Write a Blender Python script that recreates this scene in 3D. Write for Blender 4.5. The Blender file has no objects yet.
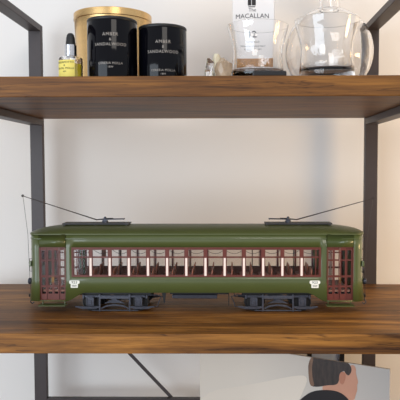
import bpy, bmesh, math, random
from mathutils import Vector, Matrix
random.seed(7)
S = bpy.context.scene
COL = S.collection
PI = math.pi

# ------------------------------------------------------------------ helpers
def srgb(r, g, b):
    def f(c):
        c /= 255.0
        return c / 12.92 if c <= .04045 else ((c + .055) / 1.055) ** 2.4
    return (f(r), f(g), f(b), 1)

def mat(name, rgb, rough=.5, metal=0, var=0, vscale=(30, 30, 30), bump=0, trans=0, ior=1.45, coat=0, spec=.5):
    m = bpy.data.materials.new(name); m.use_nodes = True
    nt = m.node_tree; b = nt.nodes['Principled BSDF']
    c = srgb(*rgb)
    b.inputs['Base Color'].default_value = c
    b.inputs['Roughness'].default_value = rough
    b.inputs['Metallic'].default_value = metal
    b.inputs['Transmission Weight'].default_value = trans
    b.inputs['IOR'].default_value = ior
    b.inputs['Coat Weight'].default_value = coat
    b.inputs['Specular IOR Level'].default_value = spec
    if var or bump:
        tc = nt.nodes.new('ShaderNodeTexCoord'); mp = nt.nodes.new('ShaderNodeMapping')
        mp.inputs['Scale'].default_value = vscale
        nz = nt.nodes.new('ShaderNodeTexNoise'); nz.inputs['Scale'].default_value = 1; nz.inputs['Detail'].default_value = 5
        nt.links.new(tc.outputs['Object'], mp.inputs['Vector']); nt.links.new(mp.outputs[0], nz.inputs['Vector'])
        if var:
            rp = nt.nodes.new('ShaderNodeValToRGB')
            rp.color_ramp.elements[0].position = .3; rp.color_ramp.elements[1].position = .7
            rp.color_ramp.elements[0].color = tuple(x * (1 - var) for x in c[:3]) + (1,)
            rp.color_ramp.elements[1].color = tuple(min(1, x * (1 + var)) for x in c[:3]) + (1,)
            nt.links.new(nz.outputs['Fac'], rp.inputs[0]); nt.links.new(rp.outputs[0], b.inputs['Base Color'])
        if bump:
            bp = nt.nodes.new('ShaderNodeBump'); bp.inputs['Strength'].default_value = bump; bp.inputs['Distance'].default_value = .002
            nt.links.new(nz.outputs['Fac'], bp.inputs['Height']); nt.links.new(bp.outputs[0], b.inputs['Normal'])
    return m

def wood(name, seed, dark, mid, light, rough=.5):
    m = bpy.data.materials.new(name); m.use_nodes = True
    nt = m.node_tree; N = nt.nodes; L = nt.links; b = N['Principled BSDF']
    tc = N.new('ShaderNodeTexCoord')
    def noise(scale, det, dist=0, off=0):
        mp = N.new('ShaderNodeMapping'); mp.inputs['Scale'].default_value = scale
        mp.inputs['Location'].default_value = (seed + off, seed * 1.7, seed * .6 + off)
        n = N.new('ShaderNodeTexNoise'); n.inputs['Scale'].default_value = 1; n.inputs['Detail'].default_value = det
        n.inputs['Distortion'].default_value = dist; n.inputs['Roughness'].default_value = .6
        L.new(tc.outputs['Object'], mp.inputs[0]); L.new(mp.outputs[0], n.inputs['Vector']); return n
    broad = noise((2.6, 20, 34), 5, 1.0); fine = noise((9, 160, 240), 6, .3, 3); crack = noise((3.4, 48, 75), 4, 1.3, 9)
    r1 = N.new('ShaderNodeValToRGB'); e = r1.color_ramp.elements
    e[0].position = .30; e[0].color = srgb(*dark); e[1].position = .72; e[1].color = srgb(*light)
    x = r1.color_ramp.elements.new(.5); x.color = srgb(*mid)
    L.new(broad.outputs['Fac'], r1.inputs[0])
    r2 = N.new('ShaderNodeValToRGB'); r2.color_ramp.elements[0].position = .35; r2.color_ramp.elements[1].position = .65
    r2.color_ramp.elements[0].color = (.45, .41, .38, 1); r2.color_ramp.elements[1].color = (1.12, 1.1, 1.08, 1)
    L.new(fine.outputs['Fac'], r2.inputs[0])
    mx = N.new('ShaderNodeMix'); mx.data_type = 'RGBA'; mx.blend_type = 'MULTIPLY'; mx.inputs[0].default_value = .75
    L.new(r1.outputs[0], mx.inputs[6]); L.new(r2.outputs[0], mx.inputs[7])
    # thin dark cracks and rings: where the noise passes through one value
    sub = N.new('ShaderNodeMath'); sub.operation = 'SUBTRACT'; sub.inputs[1].default_value = .56
    ab = N.new('ShaderNodeMath'); ab.operation = 'ABSOLUTE'
    L.new(crack.outputs['Fac'], sub.inputs[0]); L.new(sub.outputs[0], ab.inputs[0])
    r3 = N.new('ShaderNodeValToRGB'); r3.color_ramp.elements[0].position = .0; r3.color_ramp.elements[1].position = .018
    r3.color_ramp.elements[0].color = (.22, .18, .16, 1); r3.color_ramp.elements[1].color = (1, 1, 1, 1)
    L.new(ab.outputs[0], r3.inputs[0])
    m2 = N.new('ShaderNodeMix'); m2.data_type = 'RGBA'; m2.blend_type = 'MULTIPLY'; m2.inputs[0].default_value = .8
    L.new(mx.outputs[2], m2.inputs[6]); L.new(r3.outputs[0], m2.inputs[7])
    L.new(m2.outputs[2], b.inputs['Base Color'])
    b.inputs['Roughness'].default_value = rough; b.inputs['Specular IOR Level'].default_value = .3
    bp = N.new('ShaderNodeBump'); bp.inputs['Strength'].default_value = .25; bp.inputs['Distance'].default_value = .0006
    L.new(fine.outputs['Fac'], bp.inputs['Height']); L.new(bp.outputs[0], b.inputs['Normal'])
    return m

def thin_glass(name, tint=(1, 1, 1), gloss=.12):
    m = bpy.data.materials.new(name); m.use_nodes = True
    nt = m.node_tree; nt.nodes.clear()
    o = nt.nodes.new('ShaderNodeOutputMaterial'); t = nt.nodes.new('ShaderNodeBsdfTransparent'); g = nt.nodes.new('ShaderNodeBsdfGlossy')
    t.inputs[0].default_value = tint + (1,); g.inputs['Roughness'].default_value = .04
    fr = nt.nodes.new('ShaderNodeLayerWeight'); fr.inputs[0].default_value = gloss
    mx = nt.nodes.new('ShaderNodeMixShader')
    nt.links.new(fr.outputs['Fresnel'], mx.inputs[0]); nt.links.new(t.outputs[0], mx.inputs[1]); nt.links.new(g.outputs[0], mx.inputs[2])
    nt.links.new(mx.outputs[0], o.inputs[0])
    return m

class MB:
    def __init__(s): s.bm = bmesh.new()
    def box(s, x0, x1, y0, y1, z0, z1):
        v = [s.bm.verts.new((x, y, z)) for x in (x0, x1) for y in (y0, y1) for z in (z0, z1)]
        for f in ((0, 1, 3, 2), (4, 6, 7, 5), (0, 4, 5, 1), (2, 3, 7, 6), (0, 2, 6, 4), (1, 5, 7, 3)):
            s.bm.faces.new([v[i] for i in f])
        return s
    def prism(s, pts, y0, y1):          # pts (x,z) outline extruded along y
        a = [s.bm.verts.new((x, y0, z)) for x, z in pts]; b = [s.bm.verts.new((x, y1, z)) for x, z in pts]
        n = len(pts)
        s.bm.faces.new(a); s.bm.faces.new(b[::-1])
        for i in range(n): s.bm.faces.new((a[i], b[i], b[(i + 1) % n], a[(i + 1) % n]))
        return s
    def tube(s, pts, r, n=8, closed=False):
        pts = [Vector(p) for p in pts]; rings = []
        for i, p in enumerate(pts):
            a = pts[max(i - 1, 0)]; b = pts[min(i + 1, len(pts) - 1)]
            d = (b - a).normalized(); up = Vector((0, 1, 0)) if abs(d.y) < .9 else Vector((1, 0, 0))
            u = d.cross(up).normalized(); w = d.cross(u)
            rr = r[i] if isinstance(r, (list, tuple)) else r
            rings.append([s.bm.verts.new(p + (u * math.cos(2 * PI * k / n) + w * math.sin(2 * PI * k / n)) * rr) for k in range(n)])
        for i in range(len(rings) - 1):
            for k in range(n): s.bm.faces.new((rings[i][k], rings[i][(k + 1) % n], rings[i + 1][(k + 1) % n], rings[i + 1][k]))
        s.bm.faces.new(rings[0][::-1]); s.bm.faces.new(rings[-1])
        return s
    def lathe(s, prof, n=48, c=(0, 0, 0), axis='z'):     # closed profile list of (r,z); r==0 collapses
        rings = []
        for r, z in prof:
            ring = []
            for k in range(n if r > 1e-7 else 1):
                a = 2 * PI * k / n; x, y = r * math.cos(a), r * math.sin(a)
                p = (x, y, z) if axis == 'z' else ((x, z, y) if axis == 'y' else (z, x, y))
                ring.append(s.bm.verts.new((p[0] + c[0], p[1] + c[1], p[2] + c[2])))
            rings.append(ring)
        for A, B in zip(rings, rings[1:]):
            for k in range(n):
                q = [A[k % len(A)], A[(k + 1) % len(A)], B[(k + 1) % len(B)], B[k % len(B)]]
                u = []
                for v in q:
                    if v not in u: u.append(v)
                if len(u) > 2: s.bm.faces.new(u)
        return s
    def build(s, name, m, parent=None, loc=(0, 0, 0), smooth=None, bevel=0, weld=True, solid=0):
        if weld: bmesh.ops.remove_doubles(s.bm, verts=s.bm.verts, dist=1e-6)
        bmesh.ops.recalc_face_normals(s.bm, faces=s.bm.faces)
        me = bpy.data.meshes.new(name); s.bm.to_mesh(me); s.bm.free()
        if smooth:
            for p in me.polygons: p.use_smooth = True
            me.set_sharp_from_angle(angle=math.radians(smooth))
        me.materials.append(m)
        o = bpy.data.objects.new(name, me); COL.objects.link(o); o.location = loc
        if parent: o.parent = parent
        if solid:
            md = o.modifiers.new('solid', 'SOLIDIFY'); md.thickness = solid; md.offset = -1
        if bevel:
            md = o.modifiers.new('bevel', 'BEVEL'); md.width = bevel; md.segments = 2; md.limit_method = 'ANGLE'
        return o

def tag(o, label, cat, group=None):
    o['label'] = label; o['category'] = cat
    if group: o['group'] = group
    return o
def thing(name, label, cat, loc=(0, 0, 0), rz=0, group=None):
    o = bpy.data.objects.new(name, None); COL.objects.link(o); o.location = loc; o.rotation_euler = (0, 0, rz); o.empty_display_size = .03
    return tag(o, label, cat, group)
def struct(o):
    o['kind'] = 'structure'; return o

def text_bm(body, size, depth=.0003, spacing=1.0):
    cu = bpy.data.curves.new('lettering_curve', 'FONT'); cu.body = body; cu.size = size; cu.align_x = 'CENTER'; cu.extrude = 0
    cu.space_character = spacing; cu.resolution_u = 3
    ob = bpy.data.objects.new('lettering_curve', cu); COL.objects.link(ob)
    bpy.context.view_layer.update()
    me = bpy.data.meshes.new_from_object(ob.evaluated_get(bpy.context.evaluated_depsgraph_get()))
    bpy.data.objects.remove(ob); bpy.data.curves.remove(cu)
    bm = bmesh.new(); bm.from_mesh(me); bpy.data.meshes.remove(me)
    return bm
def lettering(name, lines, m, parent, place, depth=.0002):
    """lines: (text, size, centre_x, base_z); place(x,z,d) -> 3-D point"""
    out = MB()
    for body, size, cx, bz, sp in lines:
        bm = text_bm(body, size, spacing=sp)
        bmesh.ops.subdivide_edges(bm, edges=[e for e in bm.edges if e.calc_length() > size * .5], cuts=1)
        vs = {}
        for v in bm.verts:
            vs[v.index] = out.bm.verts.new(place(v.co.x + cx, v.co.y + bz, depth))
        for f in bm.faces:
            try: out.bm.faces.new([vs[v.index] for v in f.verts])
            except ValueError: pass
        bm.free()
    return out.build(name, m, parent, weld=False)

# ------------------------------------------------------------------ materials
M = {}
M['wall'] = mat('painted_wall', (232, 228, 223), .85, var=.012, vscale=(3, 3, 3), bump=.03)
M['floor'] = mat('floor_boards', (120, 95, 70), .5, var=.15, vscale=(2, 20, 2))
M['steel'] = mat('dark_powder_coated_steel', (66, 58, 58), .45, var=.05, vscale=(60, 60, 60))
M['woodA'] = wood('rustic_oak_shelf_upper', 2.3, (68, 40, 14), (112, 71, 28), (144, 96, 40))
M['woodB'] = wood('rustic_oak_shelf_lower', 7.9, (76, 45, 18), (134, 88, 36), (184, 128, 58))
M['green'] = mat('olive_green_enamel', (76, 85, 44), .36, var=.04, vscale=(20, 20, 40), coat=.45)
M['roofg'] = mat('olive_green_roof_enamel', (80, 87, 50), .42, var=.05, vscale=(15, 30, 30))
M['red'] = mat('red_brown_window_paint', (100, 45, 35), .42, var=.06, vscale=(60, 60, 60))
M['cream'] = mat('cream_sash_post_paint', (244, 226, 214), .5)
M['gun'] = mat('gunmetal_cast_truck', (64, 66, 76), .33, metal=.4, var=.15, vscale=(200, 200, 200))
M['cast'] = mat('highlit_grey_truck_casting', (74, 77, 88), .32, metal=.4, var=.2, vscale=(200, 200, 200))  # lighter than the gunmetal: highlights on the truck frames put into the colour
M['black'] = mat('black_undergear', (20, 20, 22), .5)
M['board'] = mat('charcoal_roof_board', (52, 50, 50), .55, var=.12, vscale=(20, 200, 20))
M['wire'] = mat('dark_wire', (54, 46, 42), .5)
M['seat'] = mat('brown_wood_seat', (158, 94, 68), .45, var=.1, vscale=(80, 80, 80))
M['inner'] = mat('brown_interior_panel', (140, 94, 74), .6)
M['brass'] = mat('brass_fitting', (190, 150, 80), .3, metal=1)
M['pane'] = thin_glass('window_pane_glass', (.985, .985, .99), .16)
M['white'] = mat('white_decal', (232, 232, 222), .6)
M['ink'] = mat('dark_ink', (40, 34, 34), .6)
M['blackglass'] = mat('black_lacquered_glass', (6, 6, 11), .06, spec=.22)
M['blacklid'] = mat('black_matte_lid', (22, 21, 22), .45)
M['silverink'] = mat('silver_lettering', (158, 150, 142), .5)
M['gold'] = mat('brushed_gold_metal', (222, 184, 126), .27, metal=1, var=.05, vscale=(4, 4, 200))
M['glass'] = mat('clear_glass', (255, 255, 255), 0, trans=1, ior=1.45)
M['oil'] = mat('yellow_oil', (240, 214, 40), .05, trans=.35, ior=1.4)
M['rubber'] = mat('black_rubber_bulb', (26, 26, 28), .5)
M['silver'] = mat('polished_silver_collar', (205, 205, 208), .18, metal=1)
M['yellow'] = mat('yellow_paper_label', (232, 214, 108), .6)
M['box'] = mat('off_white_carton', (236, 230, 226), .55)
M['boxside'] = mat('cream_carton_side', (238, 220, 178), .55)
M['amber'] = mat('amber_gold_band', (176, 118, 44), .4, var=.3, vscale=(300, 300, 300))
M['crystal'] = mat('tan_translucent_crystal', (206, 180, 150), .25, trans=.45, var=.25, vscale=(60, 60, 60))
M['crystal2'] = mat('pale_yellow_crystal', (242, 230, 200), .3, trans=.3)
M['case'] = mat('black_plastic_case', (16, 15, 18), .35)

# ------------------------------------------------------------------ setting
D = .3946; T = .030; TOP2 = .3806
struct(MB().box(-3.2, 3.2, .47, .57, -1.1415, 1.9).build('wall_back', M['wall']))
struct(MB().box(-3.2, 3.2, -3.4, .47, -1.2415, -1.1415).build('floor', M['floor']))

# ------------------------------------------------------------------ shelving unit
rack = thing('shelving_unit_frame', 'dark brown steel frame of hoops, rails and cross braces carrying the wooden shelves', 'shelf frame', (0, 0, -1.1415))
zf = 1.1415
XLo, XLi, XRi, XRo = -.4212, -.3944, .2847, .3117
YB0, YB1 = D + .0004, D + .0134
for x0, x1 in ((XLo, XLi), (XRi, XRo)):
    MB().box(x0, x1, YB0, YB1, 0, zf + .5463).build('post', M['steel'], rack, bevel=.001)
    MB().box(x0, x1, -.0140, -.0010, 0, zf + .5463).build('post', M['steel'], rack, bevel=.001)
    MB().box(x0, x1, -.0010, YB0, zf + .5333, zf + .5463).build('top_side_bar', M['steel'], rack, bevel=.001)
    for zs in (TOP2, 0, -.3806, -.7612):
        MB().box(x0, x1, -.0010, YB0, zf + zs - T - .0134, zf + zs - T - .0004).build('shelf_support_bar', M['steel'], rack, bevel=.001)
MB().box(XLi, XRi, YB0, YB1, zf - .264, zf - .2495).build('rear_rail', M['steel'], rack, bevel=.001)
def brace(xa, za, xb, zb, y):
    d = Vector((xb - xa, 0, zb - za)).normalized(); n = Vector((-d.z, 0, d.x)) * .0033
    pts = [(xa + n.x, za + n.z), (xb + n.x, zb + n.z), (xb - n.x, zb - n.z), (xa - n.x, za - n.z)]
    MB().prism([(x, z + zf) for x, z in pts], y, y + .003).build('cross_brace', M['steel'], rack)
sl = (-.2493 + .157) / (-.1296 + .2157)
brace(-.3750, -.157 + sl * (-.375 + .2157), .2600, -.157 + sl * (.26 + .2157), YB1 + .001)
brace(.2653, -.157 + sl * (-.375 + .2157), -.3697, -.157 + sl * (.26 + .2157), YB1 + .005)

def shelf(z, m, label):
    o = MB().box(-.56, .45, 0, D, -T, 0).build('wooden_shelf', m, loc=(0, 0, z), bevel=.0012)
    return tag(o, label, 'shelf')
shelf(TOP2, M['woodA'], 'thick brown oak shelf holding the candles and glassware, above the streetcar')
shelf(0, M['woodB'], 'thick brown oak shelf on which the green model streetcar stands')
shelf(-.3806, M['woodA'], 'lowest brown oak shelf below the streetcar, carrying the portrait poster')

# ------------------------------------------------------------------ streetcar
CX, CY = -.0572, .185
car = thing('model_streetcar', 'olive green vintage model streetcar with red-brown windows and twin trolley poles', 'model streetcar', (CX, CY, 0))
HW = .050; XS = .2685; XE = .0200
def endx(y):
    return XS + XE * max(0, 1 - (abs(y) / HW) ** 2.8) ** (1 / 2.8)
WX0, WX1, DX0, DX1 = -.2120, .2120, .2225, .2665
def zbot(x):
    x = abs(x)
    if x < .188: return .0350
    if x > .2225: return .0200
    t = (x - .188) / .0345
    return .035 - .015 * (t * t * (3 - 2 * t))
# outline columns, front side (y=-HW) from left to right, right end, rear side, left end
side = sorted(set([-.269, -.2665, -.2225, -.212, .212, .2225, .2665, .269] + [s * (.188 + k * .004) for s in (-1, 1) for k in range(9)] + [-.15, -.1, -.05, 0, .05, .1, .15]))
ey = [-.0498, -.049, -.0475, -.045, -.0415, -.037, -.032, -.0265, -.021, -.0160, -.0125, -.006, 0, .006, .0125, .0160, .021, .0265, .032, .037, .0415, .045, .0475, .049, .0498]
cols = [(x, -HW) for x in side] + [(endx(y), y) for y in ey] + [(x, HW) for x in side[::-1]] + [(-endx(y), y) for y in ey[::-1]]
n = len(cols); nor = []
for i in range(n):
    a = Vector(cols[i - 1]); b = Vector(cols[(i + 1) % n]); d = (b - a).normalized(); nor.append(Vector((d.y, -d.x)))
ZB = .0565
def off(z):
    if z >= ZB: return 0
    return .0036 * min(1, (ZB - z) / .0215)
def spans(i):
    x0, y0 = cols[i]; x1, y1 = cols[(i + 1) % n]; mx, my = (x0 + x1) / 2, (y0 + y1) / 2; ax = abs(mx)
    zt = .1345
    if abs(y0) == HW and abs(y1) == HW:
        if ax < .212: return [('b', ZB), (ZB, .063), (.111, zt)]
        if ax < .2225: return [('b', ZB), (ZB, .063), (.063, .111), (.111, zt)]
        if ax < .2665: return [('b', .0217), (.1127, zt)]
        return [('b', ZB), (ZB, .074), (.074, .108), (.108, zt)]
    if abs(my) < .0125 or .0160 < abs(my) < .037: return [('b', ZB), (ZB, .074), (.108, zt)]
    return [('b', ZB), (ZB, .074), (.074, .108), (.108, zt)]
b = MB()
def P(i, z):
    i %= n
    if z == 'b': z = zbot(cols[i][0])
    o = off(z); return b.bm.verts.new((cols[i][0] + nor[i].x * o, cols[i][1] + nor[i].y * o, z))
for i in range(n):
    for za, zb_ in spans(i):
        b.bm.faces.new((P(i, za), P(i + 1, za), P(i + 1, zb_), P(i, zb_)))
body = b.build('body', M['green'], car, smooth=25, solid=.0016)

# belt rail and drip rail follow the outline
def ring_strip(z0, z1, o0, o1, keep=lambda x, y: True):
    s = MB()
    for i in range(n):
        j = (i + 1) % n
        mx, my = (cols[i][0] + cols[j][0]) / 2, (cols[i][1] + cols[j][1]) / 2
        if not keep(mx, my): continue
        q = []
        for k in (i, j):
            for z, o in ((z0, o0), (z0, o1), (z1, o1), (z1, o0)):
                q.append(s.bm.verts.new((cols[k][0] + nor[k].x * o, cols[k][1] + nor[k].y * o, z)))
        for a in range(4): s.bm.faces.new((q[a], q[(a + 1) % 4], q[4 + (a + 1) % 4], q[4 + a]))
    return s
ring_strip(.0560, .0575, 0, .0009, lambda x, y: not (.2225 < abs(x) < .2665 and abs(y) > .049)).build('belt_rail', M['green'], car)
ring_strip(.1262, .1272, 0, .0007).build('drip_rail', M['green'], car)
for x in (-.2232, .2232):
    for s_ in (-1, 1):
        MB().box(x - .0005, x + .0005, min(s_ * HW, s_ * (HW + .0005)), max(s_ * HW, s_ * (HW + .0005)), .0575, .1262).build('panel_seam', M['green'], car)

# roof
r = MB(); nx, ny = 110, 22; EO = .0014; XM = XS + XE + EO
def half_w(x):
    ax = abs(x)
    if ax <= XS: return HW + EO
    u = min(1, (ax - XS) / (XE + EO)); return (HW + EO) * max(0, 1 - u ** 2.8) ** (1 / 2.8)
xs = [-XM + 2 * XM * i / nx for i in range(nx + 1)]
xs = sorted(set([round(x, 6) for x in xs if abs(x) < XS] + [s * (XS + (XE + EO) * (1 - (1 - k / 10) ** 2)) for s in (-1, 1) for k in range(11)]))
grid = []
for x in xs:
    w = half_w(x); u = max(0, (abs(x) - .212) / (XM - .212)); e = max(0, 1 - u ** 2) ** .72; row = []
    for j in range(ny + 1):
        v = -1 + 2 * j / ny; v = math.copysign(1 - (1 - abs(v)) ** 1.5, v)
        c = 1 - abs(v) ** 2.4
        row.append(r.bm.verts.new((x, v * w, .1355 + .0117 * c ** .8 * e)))
    grid.append(row)
for A, B in zip(grid, grid[1:]):
    for j in range(ny): r.bm.faces.new((A[j], B[j], B[j + 1], A[j + 1]))
low = []
for A in grid:
    low.append((r.bm.verts.new((A[0].co.x, A[0].co.y, .1335)), r.bm.verts.new((A[-1].co.x, A[-1].co.y, .1335))))
for k in range(len(grid) - 1):
    r.bm.faces.new((grid[k][0], low[k][0], low[k + 1][0], grid[k + 1][0])); r.bm.faces.new((grid[k][-1], grid[k + 1][-1], low[k + 1][1], low[k][1]))
    r.bm.faces.new((low[k][0], low[k][1], low[k + 1][1], low[k + 1][0]))
for f in r.bm.faces: pass
r.build('roof', M['roofg'], car, smooth=40)

# floor pan and inner walls
MB().box(-.262, .262, -.0465, .0465, .0355, .0390).build('floor_pan', M['inner'], car)
for s in (-1, 1):
    MB().box(min(s * .2225, s * .285), max(s * .2225, s * .285), -.0400, .0400, .0205, .0235).build('platform_floor', M['black'], car)
    w = MB()
    xb0, xb1 = sorted((s * .2165, s * .2180))
    w.box(xb0, xb1, -.0475, -.0130, .039, .130); w.box(xb0, xb1, .0130, .0475, .039, .062); w.box(xb0, xb1, .0130, .0475, .112, .130)
    w.box(xb0, xb1, .0440, .0475, .062, .112); w.box(xb0, xb1, -.013, .013, .118, .130)
    w.build('bulkhead', M['seat'], car)

for s in (-1, 1):
    y0, y1 = sorted((s * .0470, s * .0482))
    MB().box(-.212, .212, y0, y1, .0392, .0628).build('interior_panel', M['inner'], car)
    MB().box(s * .140 - .062, s * .140 + .062, -.0405, .0405, .0290, .0352).build('underframe', M['black'], car)
# side windows
NW = 13; pitch = (WX1 - WX0) / NW
win_src = None
def make_window(sgn):
    y0, y1 = -HW + .0001, -HW + .0016
    if sgn > 0: y0, y1 = HW - .0016, HW - .0001
    f = MB(); h = pitch / 2 - .0026
    f.box(-h, h, y0, y1, .1080, .1110); f.box(-h, h, y0, y1, .0630, .0650); f.box(-h, h, y0, y1, .0940, .0966)
    if sgn > 0: f.bm.free(); f = MB(); f.box(-h, h, y0, y1, .1090, .1110); f.box(-h, h, y0, y1, .0630, .0645); f.box(-h, h, y0, y1, .0946, .0958)
    for s in (-1, 1):
        a, c = sorted((s * h, s * (h - (.0009 if sgn < 0 else .0004)))); f.box(a, c, y0, y1, .0650, .1080)
    return f, h, (y0 + y1) / 2
for sgn in (-1, 1):
    src = None
    for k in range(NW):
        xc = WX0 + pitch * (k + .5)
        if src is None:
            f, h, ym = make_window(sgn)
            o = f.build('window', M['red'], car, loc=(xc, 0, 0))
            p = MB().box(-h, h, ym - .0002, ym + .0002, .0645, .1085).build('pane', M['pane'], o)
            src = (o, p)
        else:
            o = src[0].copy(); COL.objects.link(o); o.parent = car; o.location = (xc, 0, 0)
            p = src[1].copy(); COL.objects.link(p); p.parent = o
    yo = -HW - .0006 if sgn < 0 else HW - .0016
    for k in range(NW + 1):
        xc = WX0 + pitch * k; hw = (.0030 if sgn < 0 else .0016) if 0 < k < NW else .0022
        xa = max(xc - hw, WX0); xb = min(xc + hw, WX1)
        MB().box(xa, xb, yo, yo + .0022, .0630, .1110).build('window_post', M['red'], car)
        if 0 < k < NW:
            ys = (-HW - .0014, -HW - .0006) if sgn < 0 else (HW + .0006, HW + .0014)
            MB().box(xc - .0018, xc + .0018, ys[0], ys[1], .0636, .0940).build('sash_strip', M['cream'], car)
for s in (-1, 1):   # narrow extra bar in each end window
    MB().box(s * .2030 - .0006, s * .2030 + .0006, -HW - .0001, -HW + .0014, .065, .108).build('window_bar', M['red'], car)
# sill and header rails
for ys in ((-HW - .0008, -HW), (HW, HW + .0008)):
    MB().box(WX0, WX1, ys[0], ys[1], .0615, .0634).build('window_sill', M['red'], car)
    MB().box(WX0, WX1, ys[0], ys[1], .1105, .1122).build('window_header', M['red'], car)

# folding doors: four leaves in each doorway
rows = [(.0323, .0434), (.0468, .0605), (.0640, .0888), (.0913, .1067)]
for sx in (-1, 1):
    for sy in (-1, 1):
        xa, xb = sorted((sx * DX0, sx * DX1)); nl = 4 if sy < 0 else 2; lw = (xb - xa - .0016) / nl
        for k in range(nl):
            x0 = xa + .0008 + lw * k + .0002; x1 = x0 + lw - .0004; st = .0019
            yb = sy * (HW - .0012 - (.0012 if k % 2 else 0)); y0, y1 = sorted((yb, yb - sy * .0013))
            d = MB()
            d.box(x0, x0 + st, y0, y1, .0217, .1120); d.box(x1 - st, x1, y0, y1, .0217, .1120)
            zz = .0217
            for a, c in rows: d.box(x0 + st, x1 - st, y0, y1, zz, a); zz = c
            d.box(x0 + st, x1 - st, y0, y1, zz, .1120)
            o = d.build('door_leaf', M['red'], car)
            g = MB(); ym = (y0 + y1) / 2
            for a, c in rows: g.box(x0 + st, x1 - st, ym - .0002, ym + .0002, a, c)
            g.build('door_glass', M['pane'], o)
            if k in (nl // 2 - 1, nl // 2):
                yh = sy * (HW + .0006); hx = x1 - st / 2 if k < nl // 2 else x0 + st / 2
                MB().tube([(hx, yh, .052), (hx, yh, .062)], .0004, 6).build('door_handle', M['brass'], o)
        fr = MB(); ya, yb2 = sorted((sy * (HW - .0016), sy * (HW + .0006)))
        fr.box(xa - .0006, xa + .0008, ya, yb2, .0217, .1127); fr.box(xb - .0008, xb + .0006, ya, yb2, .0217, .1127); fr.box(xa - .0006, xb + .0006, ya, yb2, .1115, .1132)
        fr.build('door_frame', M['red'], car)
        stp = MB(); s0, s1 = sorted((sy * (HW - .006), sy * (HW + .011)))
        stp.box(xa - .001, xb + .001, s0, s1, .0130, .0146)
        for hx in (xa + .003, xb - .003): stp.box(hx - .0008, hx + .0008, min(sy * (HW - .005), sy * (HW - .003)), max(sy * (HW - .005), sy * (HW - .003)), .0146, .0210)
        stp.build('door_step', M['green'], car)

# end windows (three per end)
for s in (-1, 1):
    for ya, yb in ((-.037, -.0160), (-.0125, .0125), (.0160, .037)):
        f = MB(); g = MB(); N_ = 4
        ysn = [ya + (yb - ya) * k / N_ for k in range(N_ + 1)]
        def curved(mb, z0, z1, d0, d1, y_list):
            for y0, y1 in zip(y_list, y_list[1:]):
                q = []
                for y in (y0, y1):
                    for dd, z in ((d0, z0), (d1, z0), (d1, z1), (d0, z1)): q.append(mb.bm.verts.new((s * (endx(y) - dd), y, z)))
                for a in range(4): mb.bm.faces.new((q[a], q[(a + 1) % 4], q[4 + (a + 1) % 4], q[4 + a]))
                mb.bm.faces.new(q[:4]); mb.bm.faces.new(q[4:][::-1])
        curved(f, .0740, .0762, -.0003, .0016, ysn); curved(f, .1060, .1080, -.0003, .0016, ysn); curved(f, .0930, .0945, .0000, .0014, ysn)
        curved(f, .0762, .1060, 0, .0015, [ya, ya + .0014]); curved(f, .0762, .1060, 0, .0015, [yb - .0014, yb])
        curved(g, .0762, .1060, .0006, .0009, ysn)
        o = f.build('end_window', M['red'], car, weld=False); g.build('pane', M['pane'], o, weld=False)
    # headlamp, retriever, bumper, coupler, hose, grab rail
    X0 = s * (XS + XE)
    h = MB().lathe([(0, 0), (.0060, 0), (.0072, s * .004), (.0072, s * .0065), (.0060, s * .0068), (.0055, s * .0045), (0, s * .0035)], 24, (X0, 0, .0665), 'x')
    h = h.build('headlamp', M['gun'], car, smooth=30)
    MB().lathe([(0, 0), (.0055, 0), (.0055, s * .0006), (0, s * .0010)], 20, (X0 + s * .0062, 0, .0665), 'x').build('lens', M['white'], h)
    rt = MB().lathe([(0, 0), (.0050, 0), (.0055, s * .0015), (.0055, s * .0045), (.0045, s * .0055), (0, s * .006)], 20, (s * endx(.026) + s * .0012, -.026, .0500), 'x').build('trolley_retriever', M['gun'], car, smooth=30)
    MB().box(*sorted((X0 + s * .0012, X0 + s * .0045)), -.030, .030, .0225, .0275).build('bumper', M['black'], car, bevel=.0008)
    c = MB().tube([(X0 + s * .0005, 0, .0205), (X0 + s * .005, 0, .0175), (X0 + s * .0095, 0, .0120), (X0 + s * .0115, 0, .0075), (X0 + s * .0085, 0, .0045), (X0 + s * .0050, 0, .0070)], .0011, 8).build('coupler_hook', M['gun'], car)
    MB().tube([(X0 + s * .0025, -.012, .046), (X0 + s * .0065, -.012, .040), (X0 + s * .0070, -.012, .022), (X0 + s * .0060, -.012, .0125)], .0006, 6).build('air_hose', M['wire'], car)
    hd = MB(); gx = s * (endx(-.043) + .0018)
    hd.tube([(gx - s * .002, -.043, .092), (gx + s * .002, -.043, .092), (gx + s * .002, -.043, .070), (gx - s * .002, -.043, .070)], .0005, 6)
    hd.tube([(gx - s * .004, -.0400, .084), (gx + s * .005, -.0400, .084)], .0004, 6)
    hd.build('grab_rail', M['wire'], car)
    MB().box(*sorted((s * (endx(.043) + .0002), s * (endx(.043) + .0042))), -.0465, -.0405, .0785, .0880).build('marker_lamp', M['green'], car, bevel=.0006)

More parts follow.
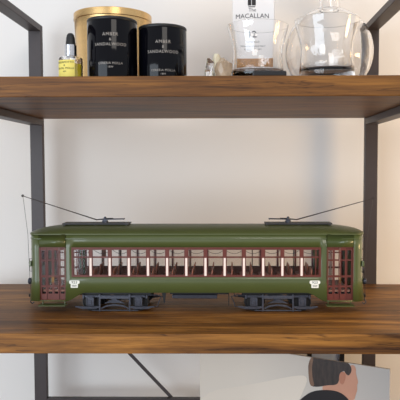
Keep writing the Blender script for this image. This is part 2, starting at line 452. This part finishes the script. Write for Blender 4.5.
# destination plates / number decals
def side_place(xc):
    def f(x, z, d):
        return (xc + x, -HW - off(z) - .0003 - d, z)
    return f
for xc in (-.2075, .2020):
    pts = [(-.0062, .0496), (-.0083, .0500), (-.0091, .0525), (-.0083, .0550), (-.0062, .0555), (.0062, .0555), (.0083, .0550), (.0091, .0525), (.0083, .0500), (.0062, .0496), (.0060, .0432), (-.0060, .0432)]
    pl = MB(); v = [pl.bm.verts.new((xc + x, -HW - off(z) - .0002, z)) for x, z in pts]
    v2 = [pl.bm.verts.new((xc + x, -HW - off(z) + .0004, z)) for x, z in pts]
    pl.bm.faces.new(v); pl.bm.faces.new(v2[::-1])
    for i in range(len(v)): pl.bm.faces.new((v[i], v2[i], v2[(i + 1) % len(v)], v[(i + 1) % len(v)]))
    p = pl.build('number_plate', M['white'], car)
    p['label'] = 'small white number plate'
    lettering('lettering', [('923', .0062, 0, .0503, 1.1)], M['ink'], p, side_place(xc))
    lettering('lettering', [('0000', .0040, 0, .0452, 1.0)], M['ink'], p, side_place(xc), .0003)

# seats, stanchions and bell cords
seat_src = None
for k in range(12):
    for yc in (-.0275, .0275):
        x = -.187 + k * .034
        if seat_src is None:
            o = MB().box(-.0095, .0095, -.0150, .0150, .0520, .0555).box(-.007, .007, -.012, .012, .0392, .0520).build('seat', M['seat'], car, loc=(x, yc, 0), bevel=.0008)
            q = MB().prism([(.0080, .0555), (.0100, .0555), (.0120, .0715), (.0110, .0740), (.0098, .0725)], -.0150, .0150).build('backrest', M['seat'], o, bevel=.0005)
            seat_src = (o, q)
        else:
            o = seat_src[0].copy(); COL.objects.link(o); o.parent = car; o.location = (x, yc, 0)
            q = seat_src[1].copy(); COL.objects.link(q); q.parent = o
for x in (-.140, -.020, .098, .172):
    MB().tube([(x, .010, .039), (x, .010, .1325)], .0009, 8).build('stanchion', M['wire'], car)
MB().box(-.176, -.170, .030, .034, .083, .1325).build('stanchion', M['inner'], car)
for yc in (.043, -.030):
    pts = []
    for k in range(NW):
        for t in range(6):
            u = t / 6; pts.append((WX0 + pitch * (k + u), yc, .1060 - .0075 * 4 * u * (1 - u)))
    pts.append((WX1, yc, .106))
    MB().tube(pts, .0004, 5).build('bell_cord', M['wire'], car)

# roof boards, trolley gear
for s, bx, tip, tz in ((-1, -.164, (-.3099, .1975), 0), (1, .161, (.3106, .1923), 0)):
    xa, xb = sorted((s * .1195, s * .2365))
    bd = MB()
    for yy in (-.016, -.0053, .0054): bd.box(xa, xb, yy, yy + .0100, .1478, .1502)
    for xx in (xa + .004, (xa + xb) / 2, xb - .004): bd.box(xx - .0015, xx + .0015, -.0165, .0155, .1440, .1478)
    bd.build('roof_board', M['board'], car)
    t = MB().lathe([(0, .1502), (.0062, .1502), (.0055, .1528), (.0028, .1535), (.0026, .1590), (.0015, .1605), (0, .1605)], 16, (bx, 0, 0))
    t.box(bx - .004, bx + .004, -.005, .005, .1530, .1560)
    t.tube([(bx, -.0045, .1560), (bx - s * .034, -.0045, .1566)], .0008, 6); t.tube([(bx, .0045, .1560), (bx - s * .034, .0045, .1566)], .0008, 6)
    t.box(*sorted((bx - s * .0345, bx - s * .0325)), -.0055, .0055, .1556, .1578)
    o = t.build('trolley_base', M['gun'], car, smooth=30)
    sp = MB()
    for yy in (-.0025, .0025): sp.tube([(bx - s * .003, yy, .1568), (bx - s * .014, yy, .1568)], .0013, 8)
    sp.build('spring', M['black'], o)
    pl = MB().tube([(bx + s * .001, 0, .1565), (bx + s * .015, 0, .1550), (tip[0], 0, tip[1])], [.0012, .0011, .0006], 8).build('trolley_pole', M['wire'], car)
    MB().lathe([(0, -.0008), (.0024, -.0008), (.0017, 0), (.0024, .0008), (0, .0008)], 16, (tip[0] + s * .0006, 0, tip[1] + .0004), 'y').build('trolley_wheel', M['wire'], pl)
    ex = s * (endx(.026) + .0045)
    MB().tube([(tip[0], 0, tip[1] - .001), (s * .2995, -.009, .1300), (ex, -.026, .0555)], .00035, 5).build('trolley_rope', M['wire'], car)
# small roof vents
for x in (0,):
    pass

# trucks
def truck(tx):
    f = MB()
    for s in (-1, 1):
        y0, y1 = sorted((s * .0415, s * .0445)); yo = s * .0462; yi0, yi1 = sorted((s * .0440, yo))
        f.box(-.0520, .0520, y0, y1, .0250, .0285)                     # top chord
        f.box(-.0250, .0250, yi0, yi1, .0230, .0275)
        f.box(-.0400, .0400, y0, y1, .0016, .0034)                      # bottom tie bar
        for c in (-.0258, .0258): f.box(c - .0015, c + .0015, yi0, yi1, .0012, .0305)
        f.prism([(-.0235, .0045), (-.0150, .0085), (0, .0105), (.0150, .0085), (.0235, .0045), (.0235, .0068), (.0150, .0112), (0, .0135), (-.0150, .0112), (-.0235, .0068)], y0, y1)
        for c in (-1, 1):                                               # end shoes
            f.prism([(c * .0270, .0070), (c * .0340, .0052), (c * .0560, .0052), (c * .0680, .0085), (c * .0680, .0105), (c * .0540, .0095), (c * .0270, .0100)], yi0, yi1)
    f.box(-.0060, .0060, -.0415, .0415, .0150, .0240)                   # bolster
    f.box(-.0560, -.0530, -.0440, .0440, .0230, .0290); f.box(.0530, .0560, -.0440, .0440, .0230, .0290)
    t = f.build('truck', M['cast'], car, loc=(tx, 0, 0), bevel=.0003)
    for c in (-.0415, .0415):
        MB().tube([(c, -.043, .0165), (c, .043, .0165)], .0022, 10).build('axle', M['black'], t)
        MB().box(c * .72 - .009, c * .72 + .009, -.020, .020, .0080, .0265).build('motor', M['black'], t, bevel=.002)
        for s in (-1, 1):
            MB().lathe([(0, s * .0330), (.0164, s * .0325), (.0164, s * .0340), (.0156, s * .0345), (.0155, s * .0392), (.0138, s * .0392), (.0128, s * .0378), (.0060, s * .0378), (.0050, s * .0396), (0, s * .0396)], 32, (c, 0, .0165), 'y').build('wheel', M['black'], t, smooth=30)
            ya, yb = sorted((s * .0430, s * .0480))
            j = MB().box(c - .0062, c + .0062, ya, yb, .0110, .0262); yc, yd = sorted((s * .0480, s * .0490))
            j.box(c - .0062, c + .0062, yc, yd, .0240, .0262); j.box(c - .0062, c - .0046, yc, yd, .0110, .0262); j.box(c + .0046, c + .0062, yc, yd, .0110, .0262); j.box(c - .0025, c + .0025, yc, yd, .0135, .0205)
            j.build('journal_box', M['cast'], t, bevel=.0003)
    for s in (-1, 1):
        sp = MB(); y0, y1 = sorted((s * .0440, s * .0475))
        for k, (hl, z) in enumerate(((.0165, .0170), (.0135, .0186), (.0100, .0202), (.0060, .0218))):
            sp.prism([(-hl, z - .0020), (-hl / 2, z - .0004), (0, z), (hl / 2, z - .0004), (hl, z - .0020), (hl, z - .0008), (hl / 2, z + .0008), (0, z + .0012), (-hl / 2, z + .0008), (-hl, z - .0008)], y0, y1)
        sp.build('leaf_spring', M['cast'], t)
        inn = 1 if tx < 0 else -1
        MB().tube([(inn * .060, s * .042, .0075), (inn * .0735, s * .042, .0090), (inn * .0745, s * .042, .0150), (inn * .0800, s * .042, .0265), (inn * .0700, s * .042, .0290), (inn * .0560, s * .042, .0285)], .0008, 6).build('brake_rod', M['gun'], t)
truck(-.1400); truck(.1400)
# underbody equipment
eq = MB().box(-.046, .055, -.034, .034, .0285, .0350).build('equipment_tray', M['black'], car, bevel=.0006)
MB().box(-.042, .036, -.038, -.008, .0215, .0285).build('resistor_box', M['gun'], car, bevel=.001)
MB().lathe([(0, -.030), (.006, -.029), (.0078, -.026), (.0078, .026), (.006, .029), (0, .030)], 20, (0, .020, .0270), 'x').build('air_tank', M['gun'], car, smooth=30)
MB().prism([(-.0600, .0355), (-.0520, .0355), (-.0545, .0150), (-.0560, .0140)], -.040, -.036).build('bracket', M['black'], car)
MB().box(.0552, .0564, -.040, -.038, .0100, .0355).build('bracket', M['black'], car)

# ------------------------------------------------------------------ things on the upper shelf
ZS = TOP2
def cyl_place(r):
    def f(x, z, d):
        a = x / r; rr = r + d
        return (rr * math.sin(a), -rr * math.cos(a), z)
    return f
def candle(loc, rz, r, h, label):
    t = thing('candle_jar', label, 'candle', loc, rz, 'black candle jars')
    j = MB().lathe([(0, 0), (r * .93, 0), (r * .97, .0012), (r * .99, .004), (r, .02), (r, h - .006), (r * .99, h - .005), (r * .93, h - .005), (r * .93, .012), (0, .012)], 72).build('jar', M['blackglass'], t, smooth=35)
    MB().lathe([(0, h - .0045), (r * .985, h - .0045), (r * 1.0, h - .0035), (r * 1.0, h - .001), (r * .985, h), (0, h)], 72).build('lid', M['blacklid'], t, smooth=35)
    lettering('lettering', [('AMBER', .0068, 0, h - .0300, 1.2), ('&', .0058, 0, h - .0375, 1), ('SANDALWOOD', .0064, 0, h - .0450, 1.15)], M['silverink'], j, cyl_place(r), .0002)
    lettering('lettering', [('CERERIA MOLLA', .0048, 0, h - .0730, 1.1), ('1899', .0040, 0, h - .0785, 1.1)], M['silverink'], j, cyl_place(r), .0002)
    return t
candle((-.1850, .080, ZS), .10, .0392, .0975, 'taller-looking black candle jar in front of the gold vessel, beside the dropper bottle')
candle((-.1066, .092, ZS), .12, .0383, .0885, 'smaller black candle jar, right-hand one, next to the bare wall')

gv = thing('gold_vessel', 'large gold metal vessel with flared rim standing behind the black candle jars', 'vessel', (-.2103, .222, ZS))
R = .0695; hV = .1405
MB().lathe([(0, 0), (R * .90, 0), (R * .905, .002), (R * .945, hV * .5), (R * .985, hV - .013), (R * 1.0, hV - .012), (R * 1.0, hV - .001), (R * .985, hV), (R * .965, hV - .001), (R * .93, hV * .5), (R * .88, .006), (0, .006)], 96).build('vessel_wall', M['gold'], gv, smooth=20)

# dropper bottle
db = thing('dropper_bottle', 'small clear dropper bottle of yellow oil with yellow label and black bulb', 'bottle', (-.2449, .055, ZS))
rb = .0183
MB().lathe([(0, 0), (rb - .001, 0), (rb, .001), (rb, .0335), (rb - .001, .0355), (rb - .004, .037), (.0062, .0385), (.0062, .041), (.0050, .041), (.0050, .0372), (rb - .0045, .0352), (rb - .0022, .0330), (rb - .0022, .0035), (0, .0035)], 48).build('bottle_glass', M['glass'], db, smooth=40)
MB().lathe([(0, .0037), (rb - .0026, .0037), (rb - .0026, .0255), (0, .0255)], 40).build('oil', M['oil'], db, smooth=40)
lb = MB(); A0, A1 = -1.15, .55
for i in range(16):
    a0 = A0 + (A1 - A0) * i / 16; a1 = A0 + (A1 - A0) * (i + 1) / 16; q = []
    for a in (a0, a1):
        for rr, z in ((rb + .0001, .004), (rb + .0004, .004), (rb + .0004, .0305), (rb + .0001, .0305)): q.append(lb.bm.verts.new((rr * math.sin(a), -rr * math.cos(a), z)))
    for k in range(4): lb.bm.faces.new((q[k], q[(k + 1) % 4], q[4 + (k + 1) % 4], q[4 + k]))
lab = lb.build('paper_label', M['yellow'], db, smooth=30)
def lp(x, z, d):
    a = x / rb - .30; rr = rb + .0005 + d; return (rr * math.sin(a), -rr * math.cos(a), z)
lettering('lettering', [('BERGAMOTTO', .0042, 0, .0255, 1), ('&', .0040, 0, .0210, 1), ('SANTAL MOLLA', .0040, 0, .0165, 1), ('1899', .003, 0, .012, 1)], M['ink'], lab, lp)
MB().lathe([(0, .0385), (.0092, .0385), (.0092, .0550), (.0088, .0556), (0, .0556)], 40).build('collar', M['silver'], db, smooth=30)
MB().lathe([(0, .0556), (.0076, .0556), (.0076, .0575), (.0072, .0590), (.0066, .0660), (.0054, .0710), (.0032, .0736), (0, .0742)], 32).build('dropper_bulb', M['rubber'], db, smooth=40)
MB().tube([(0, 0, .0385), (0, 0, .008)], .0016, 8).build('pipette', M['glass'], db)

# crystal stone
cr = thing('crystal_stone', 'small rough cream and tan translucent crystal stone alone on the upper shelf', 'crystal', (-.0160, .045, ZS))
def rock(name, m, c, sc, seed, cutz=0):
    rnd = random.Random(seed); bm = bmesh.new(); bmesh.ops.create_icosphere(bm, subdivisions=2, radius=1)
    for v in bm.verts:
        k = 1 + rnd.uniform(-.16, .16); v.co = Vector((v.co.x * sc[0] * k + c[0], v.co.y * sc[1] * k + c[1], max(0, v.co.z * sc[2] * k + c[2])))
    mb = MB(); mb.bm.free(); mb.bm = bm
    return mb.build(name, m, cr)
rock('crystal_body', M['crystal'], (.0070, 0, .014), (.0135, .014, .0205), 3)
rock('crystal_point', M['crystal2'], (-.0030, .004, .017), (.0085, .010, .0235), 5)
rock('clear_facet', M['glass'], (-.0135, -.002, .0140), (.0085, .009, .0190), 8)

# whisky carton
wc = thing('whisky_carton', 'tall off-white whisky carton standing behind the clear tumbler', 'carton', (.0449, .235, ZS), -.06)
MB().box(-.0370, .0370, -.0370, .0370, 0, .2900).build('carton_body', M['box'], wc, bevel=.0015)
MB().box(-.0372, .0372, -.0374, .0374, .0300, .0565).build('gold_band', M['amber'], wc)
def arch(x, z, d): return (x, -.0371 - d, z - 1.6 * x * x + .0004)
fl = lambda x, z, d: (x, -.0371 - d, z)
bodyc = [c for c in wc.children if c.name.startswith('carton_body')][0]
lettering('lettering', [('MACALLAN', .0112, -.002, .1300, 1.02)], M['ink'], bodyc, arch)
lettering('lettering', [('The', .0085, -.002, .1415, 1), ('12', .0180, -.003, .0955, 1), ('YEARS OLD', .0046, -.002, .0865, 1.1), ('HIGHLAND SINGLE MALT', .0042, -.002, .0790, 1), ('SCOTCH WHISKY', .0042, -.002, .0730, 1)], M['ink'], bodyc, fl)
em = MB()
for x0, x1, z0, z1 in ((-.009, -.003, .152, .163), (-.002, .005, .152, .165), (-.008, .004, .149, .1505)): em.box(x0 - .001, x1 - .001, -.0374, -.0371, z0, z1)
em.prism([(-.0105, .163), (-.0070, .168), (-.0035, .163)], -.0374, -.0371)
em.build('house_emblem', M['ink'], wc)

# tumblers
def refine(p, n=5):      # Catmull-Rom through the wall profile, ends kept crisp
    out = []
    for i in range(len(p) - 1):
        a, b_, c, d = p[max(i - 1, 0)], p[i], p[i + 1], p[min(i + 2, len(p) - 1)]
        if c[1] < .016 or b_[1] < .016: out.append(b_); continue
        for k in range(n):
            t = k / n
            out.append(tuple(max(0, .5 * (2 * b_[j] + (c[j] - a[j]) * t + (2 * a[j] - 5 * b_[j] + 4 * c[j] - d[j]) * t * t + (3 * b_[j] - a[j] - 3 * c[j] + d[j]) * t ** 3)) for j in (0, 1)))
    return out + [p[-1]]
def tumbler(loc, rr, h, label, base, waist=.80):
    t = thing('glass_tumbler', label, 'glass', loc, 0, 'clear flared whisky tumblers')
    w = .0012; rw = rr * waist; rb_ = rr * .86
    outer = [(0, .0), (rb_ - .003, 0), (rb_, .003), (rb_ * .985, .018), (rw, h * .45), (rw * 1.02, h * .62), (rr * .90, h * .80), (rr * .965, h * .92), (rr - .0002, h - .0003)]
    inner = [(rr - .0006, h), (rr - w, h - .0006), (rr * .965 - w, h * .92), (rr * .90 - w, h * .80), (rw * 1.02 - w, h * .62), (rw - w * 1.1, h * .45), (rb_ * .93, base + .0075), (rb_ * .80, base + .002), (0, base)]
    MB().lathe(refine(outer) + refine(inner), 80).build('glass_wall', M['glass'], t, smooth=60)
    return t
tumbler((.0448, .080, ZS), .0487, .0890, 'clear flared glass tumbler in front of the off-white whisky carton', .009)
tumbler((.1545, .085, ZS), .0515, .0985, 'larger clear flared glass tumbler in front of the round decanter', .0160)

# decanter
dc = thing('glass_decanter', 'round clear glass decanter with narrow neck, behind the right-hand tumbler', 'decanter', (.1785, .215, ZS))
Rd = .0785; prof = []; cz = .0735
a0 = math.asin(-.93)
for k in range(19):
    a = a0 + (PI / 2 - .235 - a0) * k / 18; prof.append((Rd * math.cos(a), cz + Rd * math.sin(a)))
o_ = [(0, prof[0][1])] + prof + [(.0172, .1560), (.0172, .215), (.021, .220), (.021, .2235)]
i_ = [(.0190, .2240), (.0148, .216), (.0146, .1540)]
for k in range(18, -1, -1):
    a = a0 + .12 + (PI / 2 - .21 - a0 - .12) * k / 18; i_.append(((Rd - .0024) * math.cos(a), cz + (Rd - .0024) * math.sin(a)))
i_.append((0, i_[-1][1]))
z0 = prof[0][1]
MB().lathe([(r_, z_ - z0) for r_, z_ in o_ + i_], 96).build('decanter_body', M['glass'], dc, smooth=60)

# black case
tag(MB().box(-.0250, .0250, -.011, .011, 0, .0085).build('black_case', M['case'], loc=(.0590, .020, ZS), bevel=.002), 'small flat black case lying at the shelf edge in front of the first tumbler', 'case')

# ------------------------------------------------------------------ lower shelf: poster and frame
ZL = -.3806
pa = Vector((-.0613, .350)); pb = Vector((.2831, .170)); dv = pb - pa; L = dv.length; ang = math.atan2(dv.y, dv.x)
po = thing('portrait_poster', 'large unframed portrait print of a dark-haired man in black, on the lowest shelf', 'poster', (pa.x, pa.y, ZL), ang)
H = .2714
def grad(name, c0, c1, x0, x1, tilt=.0):
    m = bpy.data.materials.new(name); m.use_nodes = True; nt = m.node_tree; b_ = nt.nodes['Principled BSDF']; b_.inputs['Roughness'].default_value = .45
    tc = nt.nodes.new('ShaderNodeTexCoord'); sp = nt.nodes.new('ShaderNodeSeparateXYZ'); mr = nt.nodes.new('ShaderNodeMapRange'); rp = nt.nodes.new('ShaderNodeValToRGB')
    mr.inputs[1].default_value = x0; mr.inputs[2].default_value = x1
    nt.links.new(tc.outputs['Object'], sp.inputs[0]); nt.links.new(sp.outputs[0], mr.inputs[0]); nt.links.new(mr.outputs[0], rp.inputs[0])
    rp.color_ramp.elements[0].color = srgb(*c0); rp.color_ramp.elements[1].color = srgb(*c1)
    nt.links.new(rp.outputs[0], b_.inputs['Base Color']); return m
sheet = MB().box(0, L, 0, .004, 0, H).build('print_sheet', grad('printed_grey_backdrop', (222, 211, 196), (176, 170, 164), .1, L), po)
# picture coordinates: x along the sheet, z up (metres); flat inks a hair apart
def ink(name, pts, m, layer, parent=sheet):
    for _ in range(2):
        q = []
        for i, a in enumerate(pts):
            b2 = pts[(i + 1) % len(pts)]
            q += [(a[0] * .75 + b2[0] * .25, a[1] * .75 + b2[1] * .25), (a[0] * .25 + b2[0] * .75, a[1] * .25 + b2[1] * .75)]
        pts = q
    pts = [(min(max(x, 0), L), min(max(z, 0), H)) for x, z in pts]
    return MB().prism(pts, -.0002 * layer - .0001, -.0002 * layer + .0001).build(name, m, parent)
M['hair'] = mat('printed_dark_hair', (48, 36, 31), .45, var=.55, vscale=(160, 25, 40)); M['skin'] = mat('printed_skin', (196, 142, 116), .45, var=.05)
M['ear'] = mat('printed_ear', (178, 118, 92), .45); M['shirt'] = mat('printed_black_shirt', (20, 14, 17), .6)
M['hairlit'] = mat('printed_lit_hair', (118, 88, 68), .45, var=.3, vscale=(150, 20, 30)); M['light'] = mat('printed_pale_backdrop', (226, 214, 198), .45)
S_hair = [(0.24, 0.2164), (0.2379, 0.2352), (0.2358, 0.254), (0.2397, 0.2661), (0.2475, 0.2787), (0.2689, 0.2836), (0.2938, 0.2816), (0.3089, 0.2764), (0.3184, 0.2667), (0.3203, 0.2578), (0.3148, 0.2476), (0.3092, 0.2504), (0.3054, 0.2573), (0.2979, 0.2486), (0.2961, 0.2334), (0.2905, 0.2268), (0.2752, 0.2242), (0.2557, 0.2171)]
S_hairlit = [(0.24, 0.2164), (0.2368, 0.2389), (0.2367, 0.258), (0.2416, 0.2721), (0.2475, 0.273), (0.2437, 0.2552), (0.2448, 0.2325), (0.2498, 0.218)]
S_face = [(0.3091, 0.2579), (0.3202, 0.2707), (0.3276, 0.2663), (0.3277, 0.2534), (0.3325, 0.2394), (0.3298, 0.2334), (0.3308, 0.2244), (0.3281, 0.2165), (0.3245, 0.2011), (0.2696, 0.191), (0.2636, 0.2166), (0.2674, 0.2267), (0.2866, 0.2318), (0.2979, 0.2449)]
S_ear = [(0.2979, 0.2505), (0.3035, 0.2551), (0.3092, 0.2504), (0.3083, 0.2391), (0.3037, 0.229), (0.298, 0.2318), (0.2961, 0.2409)]
S_shirt = [(0.204, 0.1341), (0.212, 0.1766), (0.2261, 0.1928), (0.244, 0.2075), (0.2714, 0.2151), (0.2944, 0.2162), (0.3095, 0.2095), (0.3209, 0.1967), (0.3212, 0.1576)]
S_light = [(-0.0005, 0.1629), (0.1146, 0.1971), (0.2198, 0.2361), (0.2379, 0.2314), (0.22, 0.1897), (0.1999, 0.1332), (-0.0008, 0.0929)]

ink('pale_backdrop', S_light, M['light'], 1)
ink('face', S_face, M['skin'], 2)
ink('hair', S_hair, M['hair'], 3)
ink('sunlit_hair', S_hairlit, M['hairlit'], 4)
ink('ear', S_ear, M['ear'], 4)
ink('shirt', S_shirt, M['shirt'], 5)

pf = thing('picture_frame', 'black-edged picture frame with pale blue face, mostly hidden behind the portrait poster', 'picture frame', (.2085, .378, ZL), 0)
fm = MB(); fw_, fh = .0325, .270
fm.box(-.045, fw_, -.005, .008, 0, .012); fm.box(-.045, fw_, -.005, .008, fh - .012, fh); fm.box(fw_ - .009, fw_, -.005, .008, .012, fh - .012); fm.box(-.045, -.036, -.005, .008, .012, fh - .012)
fm.build('frame_border', M['case'], pf)
MB().box(-.036, fw_ - .009, 0, .004, .012, fh - .012).build('picture', mat('pale_blue_print', (160, 176, 204), .5), pf)

# ------------------------------------------------------------------ light
w = bpy.data.worlds.new('room_light'); S.world = w; w.use_nodes = True
w.node_tree.nodes['Background'].inputs[0].default_value = (.90, .93, 1, 1); w.node_tree.nodes['Background'].inputs[1].default_value = .70
def area(name, loc, target, sx, sy, power, col):
    l = bpy.data.lights.new(name, 'AREA'); l.shape = 'RECTANGLE'; l.size = sx; l.size_y = sy; l.energy = power; l.color = col
    o = bpy.data.objects.new(name, l); COL.objects.link(o); o.location = loc
    o.rotation_euler = (Vector(target) - Vector(loc)).to_track_quat('-Z', 'Y').to_euler(); return o
area('window_daylight', (-1.9, -2.3, .20), (0, .2, .15), 2.3, 1.5, 60, (.80, .90, 1))
area('ceiling_lamp', (.5, -2.0, 1.6), (0, .2, .2), .9, .9, 14, (1, .93, .85))
pl_ = bpy.data.lights.new('warm_floor_lamp', 'POINT'); pl_.energy = 26; pl_.color = (1, .66, .30); pl_.shadow_soft_size = .16
po_ = bpy.data.objects.new('warm_floor_lamp', pl_); COL.objects.link(po_); po_.location = (1.1, -.15, .20)

# ------------------------------------------------------------------ camera
yaw, pit, roll = .0127, .0519, -.0018
fwv = Vector((-math.sin(yaw) * math.cos(pit), math.cos(yaw) * math.cos(pit), -math.sin(pit)))
rv = Vector((math.cos(yaw), math.sin(yaw), 0)); uv = rv.cross(fwv)
r2 = rv * math.cos(roll) + uv * math.sin(roll); u2 = uv * math.cos(roll) - rv * math.sin(roll)
cd = bpy.data.cameras.new('camera'); cam = bpy.data.objects.new('camera', cd); COL.objects.link(cam)
cam.matrix_world = Matrix(((r2.x, u2.x, -fwv.x, 0), (r2.y, u2.y, -fwv.y, -.8993), (r2.z, u2.z, -fwv.z, .2463), (0, 0, 0, 1)))
cd.sensor_fit = 'HORIZONTAL'; cd.sensor_width = 36; cd.lens = 612.97 / 400 * 36; cd.shift_x = -(221.717 - 200) / 400
cd.clip_start = .02
S.camera = cam
S.view_settings.view_transform = 'Standard'; S.view_settings.look = 'None'; S.view_settings.gamma = 1; S.view_settings.exposure = .08
S.view_settings.use_curve_mapping = False
